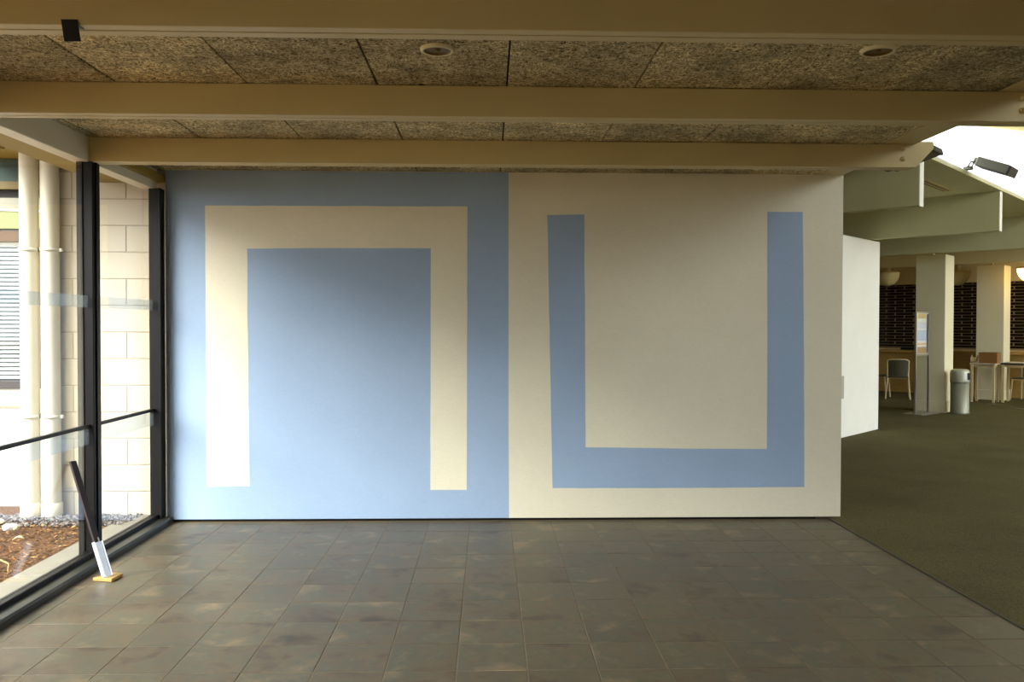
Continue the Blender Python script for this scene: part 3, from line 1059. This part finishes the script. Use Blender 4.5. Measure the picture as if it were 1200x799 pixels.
# litter bin
bx, by = 7.99, 13.93
bin_ = thing('litter_bin', 'grey cylindrical litter bin with dark side opening beside the first white column', 'bin', (bx, by, 0.004))
M_BIN = paint('grey_bin', srgb(150, 150, 132), 0.45, 0.04, metal=0.3)
M_BINL = paint('pale_bin_hood', srgb(178, 178, 160), 0.4, 0.04, metal=0.3)
MB().lathe((bx, by, 0.004), [(0.0, 0.0), (0.145, 0.0), (0.148, 0.03), (0.145, 0.035), (0.145, 0.52), (0.0, 0.52)], 32).build('body', M_BIN, bin_)
MB().lathe((bx, by, 0.004), [(0.0, 0.525), (0.150, 0.525), (0.151, 0.56), (0.150, 0.70), (0.142, 0.735), (0.105, 0.757), (0.0, 0.765)], 32).build('hood', M_BINL, bin_)
hb = MB()
for k in range(7):
    a0 = math.radians(-72 + k * 9)
    a1 = math.radians(-72 + (k + 1) * 9)
    r0, r1 = 0.146, 0.1535
    hb.prism([(bx + r0 * math.cos(a0), by + r0 * math.sin(a0)), (bx + r1 * math.cos(a0), by + r1 * math.sin(a0)), (bx + r1 * math.cos(a1), by + r1 * math.sin(a1)), (bx + r0 * math.cos(a1), by + r0 * math.sin(a1))], 0.585, 0.70)
hb.build('opening', M_BLACK, bin_, label='dark opening in the bin hood')

# tables
M_TOPW = paint('pale_table_top', srgb(206, 196, 168), 0.45)
M_TOPD = paint('dark_table_top', srgb(52, 44, 38), 0.4)
M_LEGL = paint('pale_wood_leg', srgb(206, 186, 140), 0.5)


def table(c, ang, lx, ly, h, mtop, label):
    t = thing('table', label, 'table', (c[0], c[1], 0.004))
    u = Vector((math.cos(ang), math.sin(ang), 0))
    v = Vector((-math.sin(ang), math.cos(ang), 0))
    C = Vector((c[0], c[1], 0.004))
    MB().obox(C + Vector((0, 0, h - 0.014)), u, v, (0, 0, 1), lx / 2, ly / 2, 0.014).build('tabletop', mtop, t, bevel=0.004)
    MB().obox(C + Vector((0, 0, h - 0.055)), u, v, (0, 0, 1), lx / 2 - 0.05, ly / 2 - 0.05, 0.025).build('apron', M_LEGL, t)
    for a in (-1, 1):
        for b_ in (-1, 1):
            q = C + u * a * (lx / 2 - 0.04) + v * b_ * (ly / 2 - 0.04)
            MB().bar(q, q + Vector((0, 0, h - 0.03)), 0.04, 0.04, (u.x, u.y, 0)).build('leg', M_LEGL, t)
    return t


A45 = math.radians(-45)
table(G(-4.51, 18.3), A45, 0.46, 0.40, 0.765, M_TOPW, 'small pale table with a wicker box on it before the warm column')
table(G(-3.75, 18.6), A45, 1.02, 0.46, 0.77, M_TOPD, 'dark-topped table at the right edge of the picture')
# wicker box and folder
tb = thing('wicker_box', 'tan wicker box on the small pale table', 'box', (*G(-4.43, 18.3), 0.769))
o_u, o_v = Vector((math.cos(A45), math.sin(A45), 0)), Vector((-math.sin(A45), math.cos(A45), 0))
M_WICK = wood('wicker_tan', srgb(150, 108, 58), (2, 2, 40))
Cb = Vector((*G(-4.43, 18.3), 0.769))
for s, hx, hy, ou, ov in ((0, 0.155, 0.008, 0, -0.13), (0, 0.155, 0.008, 0, 0.13), (0, 0.008, 0.13, -0.15, 0), (0, 0.008, 0.13, 0.15, 0)):
    MB().obox(Cb + o_u * ou + o_v * ov + Vector((0, 0, 0.10)), o_u, o_v, (0, 0, 1), hx, hy, 0.10).build('side', M_WICK, tb)
MB().obox(Cb + Vector((0, 0, 0.008)), o_u, o_v, (0, 0, 1), 0.145, 0.125, 0.008).build('bottom', M_WICK, tb)
for z in (0.05, 0.10, 0.15, 0.198):
    for ou, ov, hx, hy in ((0, -0.140, 0.162, 0.004), (-0.161, 0, 0.004, 0.14), (0.161, 0, 0.004, 0.14), (0, 0.140, 0.162, 0.004)):
        MB().obox(Cb + o_u * ou + o_v * ov + Vector((0, 0, z)), o_u, o_v, (0, 0, 1), hx, hy, 0.010).build('weave_band', M_WICK, tb)
tr = thing('cream_tray', 'cream open tray tilted on the small pale table beside the wicker box', 'tray', (*G(-4.68, 18.3), 0.769))
Ct = Vector((*G(-4.69, 18.28), 0.83))
MB().obox(Ct, o_u, (0.5, 0.5, 0.5), (-0.4, -0.4, 0.8), 0.06, 0.07, 0.004).build('tray_base', M_MURAL_CREAM, tr)
MB().obox(Ct + Vector((0.03, -0.03, 0.03)), o_u, (0.5, 0.5, 0.5), (-0.4, -0.4, 0.8), 0.004, 0.07, 0.035).build('tray_side', M_MURAL_CREAM, tr)
MB().obox(Ct + Vector((-0.04, 0.04, 0.03)), o_u, (0.5, 0.5, 0.5), (-0.4, -0.4, 0.8), 0.004, 0.07, 0.035).build('tray_side', M_MURAL_CREAM, tr)
pb = MB().obox((*G(-3.98, 18.56), 0.784), o_u, o_v, (0, 0, 1), 0.22, 0.15, 0.009).build('notebook', paint('pale_sheet', srgb(222, 214, 198), 0.6))
tag(pb, 'pale flat notebook on the dark table at the right edge', 'notebook')

# chairs
M_SHELL = paint('dark_green_shell', srgb(72, 69, 50), 0.5)


def chair(label, shell):
    t = thing('dining_chair', label, 'chair', (0, 0, 0), 'chairs in the dining corner')
    MB().obox((0, 0, 0.445), (1, 0, 0), (0, 1, 0), (0, 0, 1), 0.20, 0.20, 0.014).build('seat', shell, t, bevel=0.010)
    b = MB()
    vs, fs = [], []
    n = 9
    for z in (0.462, 0.80):
        for i in range(n):
            f = i / (n - 1) * 2 - 1
            for th in (0.0, 0.014):
                vs.append((f * 0.20, 0.21 - 0.045 * f * f + th + (z - 0.5) * 0.15, z - (0.03 * f ** 4 if z > 0.6 else 0)))
    for i in range(n - 1):
        a, c, o = i * 2, (i + 1) * 2, n * 2
        fs += [(a, c, c + o, a + o), (a + 1, a + 1 + o, c + 1 + o, c + 1), (a, a + 1, c + 1, c), (a + o, c + o, c + 1 + o, a + 1 + o)]
    fs += [(0, 18, 19, 1), (16, 17, 35, 34)]
    b.add(vs, fs)
    b.build('backrest', shell, t)
    MB().tube([(-0.20, 0.175 + 0.05, 0.772), (-0.15, 0.258, 0.806), (0, 0.272, 0.81), (0.15, 0.258, 0.806), (0.20, 0.225, 0.772)], 0.012, 8).build('top_rail', M_LEGL, t)
    for s in (-1, 1):
        MB().tube([(s * 0.19, -0.17, 0.44), (s * 0.22, -0.21, 0.0)], [0.016, 0.013], 8).build('leg', M_LEGL, t)
        MB().tube([(s * 0.20, 0.225, 0.78), (s * 0.19, 0.17, 0.44), (s * 0.23, 0.25, 0.0)], [0.012, 0.016, 0.013], 8).build('leg', M_LEGL, t)
    MB().obox((0, -0.18, 0.415), (1, 0, 0), (0, 1, 0), (0, 0, 1), 0.18, 0.010, 0.018).build('rail', M_LEGL, t)
    return t


c0 = chair('pale-legged chair seen from behind, left of the poster stand, dark back', M_SHELL)
c0.location = (8.42, 16.95, 0.004)
c0.rotation_euler.z = math.radians(155)
c1 = copy_tree(c0)
c1.location = (8.27, 17.52, 0.004)
c1.rotation_euler.z = math.radians(75)
c1['label'] = 'pale-legged chair turned sideways, half hidden by the white pier'
c2 = copy_tree(c0)
c2.location = (*G(-3.98, 19.22), 0.004)
c2.rotation_euler.z = math.radians(-60)
c2['label'] = 'pale-legged chair behind the dark table at the right edge'

# servery: counter, grille, dome lamps
cnt = thing('servery_counter', 'yellowish wood servery counter under the roller grille', 'counter', (*G(-5.4, 19.75), 0.004))
M_YW = wood('yellow_counter_wood', srgb(176, 142, 76), (1, 1, 14))
MB().prism(gpoly(-7.2, -3.7, 19.62, 19.98), 0.90, 0.955).build('worktop', M_YW, cnt, bevel=0.004)
MB().prism(gpoly(-7.2, -3.7, 19.72, 19.98), 0.004, 0.90).build('front', M_YW, cnt)
for z in (0.30, 0.60):
    MB().prism(gpoly(-7.2, -3.7, 19.705, 19.72), z, z + 0.03).build('ledge', M_YW, cnt)
ty = MB().prism(gpoly(-6.55, -6.1, 19.65, 19.95), 0.957, 1.02).build('tray', M_BLACK)
tag(ty, 'black tray lying on the servery counter behind the poster stand', 'tray')

M_ROD = paint('grille_metal', srgb(150, 130, 100), 0.5, metal=0.4)
gr = thing('roller_grille', 'closed roller grille of thin rods and staggered links over the servery', 'grille', (*G(-5.4, 20.05), 1.0))
MB().prism(gpoly(-7.24, -3.63, 20.02, 20.08), 0.982, 1.02).build('bottom_bar', M_ROD, gr)
ME_ROD = None
nrow = 0
z = 1.075
links = MB()
while z < 2.43:
    if ME_ROD is None:
        o = MB().prism(gpoly(-7.24, -3.63, 20.042, 20.058), z - 0.006, z + 0.006).build('rod', M_ROD, gr)
        ME_ROD, zr = o.data, z
    else:
        o = bpy.data.objects.new('rod', ME_ROD)
        COL.objects.link(o)
        o.parent = gr
        o.location = (0, 0, z - zr)
    x = -7.22 + (0.20 if nrow % 2 else 0.0)
    while x < -3.65:
        links.prism(gpoly(x, x + 0.022, 20.038, 20.062), z - 0.004, z + 0.062)
        x += 0.40
    nrow += 1
    z += 0.066
lk = links.build('link', M_ROD, gr)
lk['kind'] = 'stuff'

M_OPAL = paint('opal_lamp_bowl', srgb(216, 204, 150), 0.35, 0.02)


def dome(x, y, label, lit=None):
    zt = 2.66
    t = thing('dome_lamp', label, 'lamp', (x, y, zt), 'bowl lamps over the servery')
    prof = []
    for k in range(9):
        a = math.pi / 2 * k / 8
        prof.append((0.24 * math.sin(a), -0.26 * math.cos(a)))
    MB().lathe((x, y, zt - 0.05), prof + [(0.235, 0.02), (0.0, 0.04)], 28).build('bowl', lit or M_OPAL, t)
    MB().lathe((x, y, zt), [(0.246, -0.045), (0.25, -0.035), (0.25, -0.02), (0.20, 0.0), (0.06, 0.02), (0.06, ZS - zt)], 28).build('fitting', M_HALLWARM, t)
    return t


dome(8.62, 17.85, 'cream bowl lamp over the servery, left of the first white column')
dome(9.93, 17.45, 'cream bowl lamp over the servery, between the two columns')
dome(*G(-3.86, 18.85), 'lit warm bowl lamp at the right edge of the picture', emit_mat('lit_lamp_bowl', srgb(255, 206, 120), 1.0))

# thin pale strip on the carpet near the tables
struct(MB().prism([(9.57, 15.79), (9.60, 15.79), (9.62, 14.40), (9.59, 14.40)], 0.004, 0.009).build('trim_7', M_STEEL))

# tidy: helper property off the objects
for o in bpy.data.objects:
    if '_o' in o:
        del o['_o']
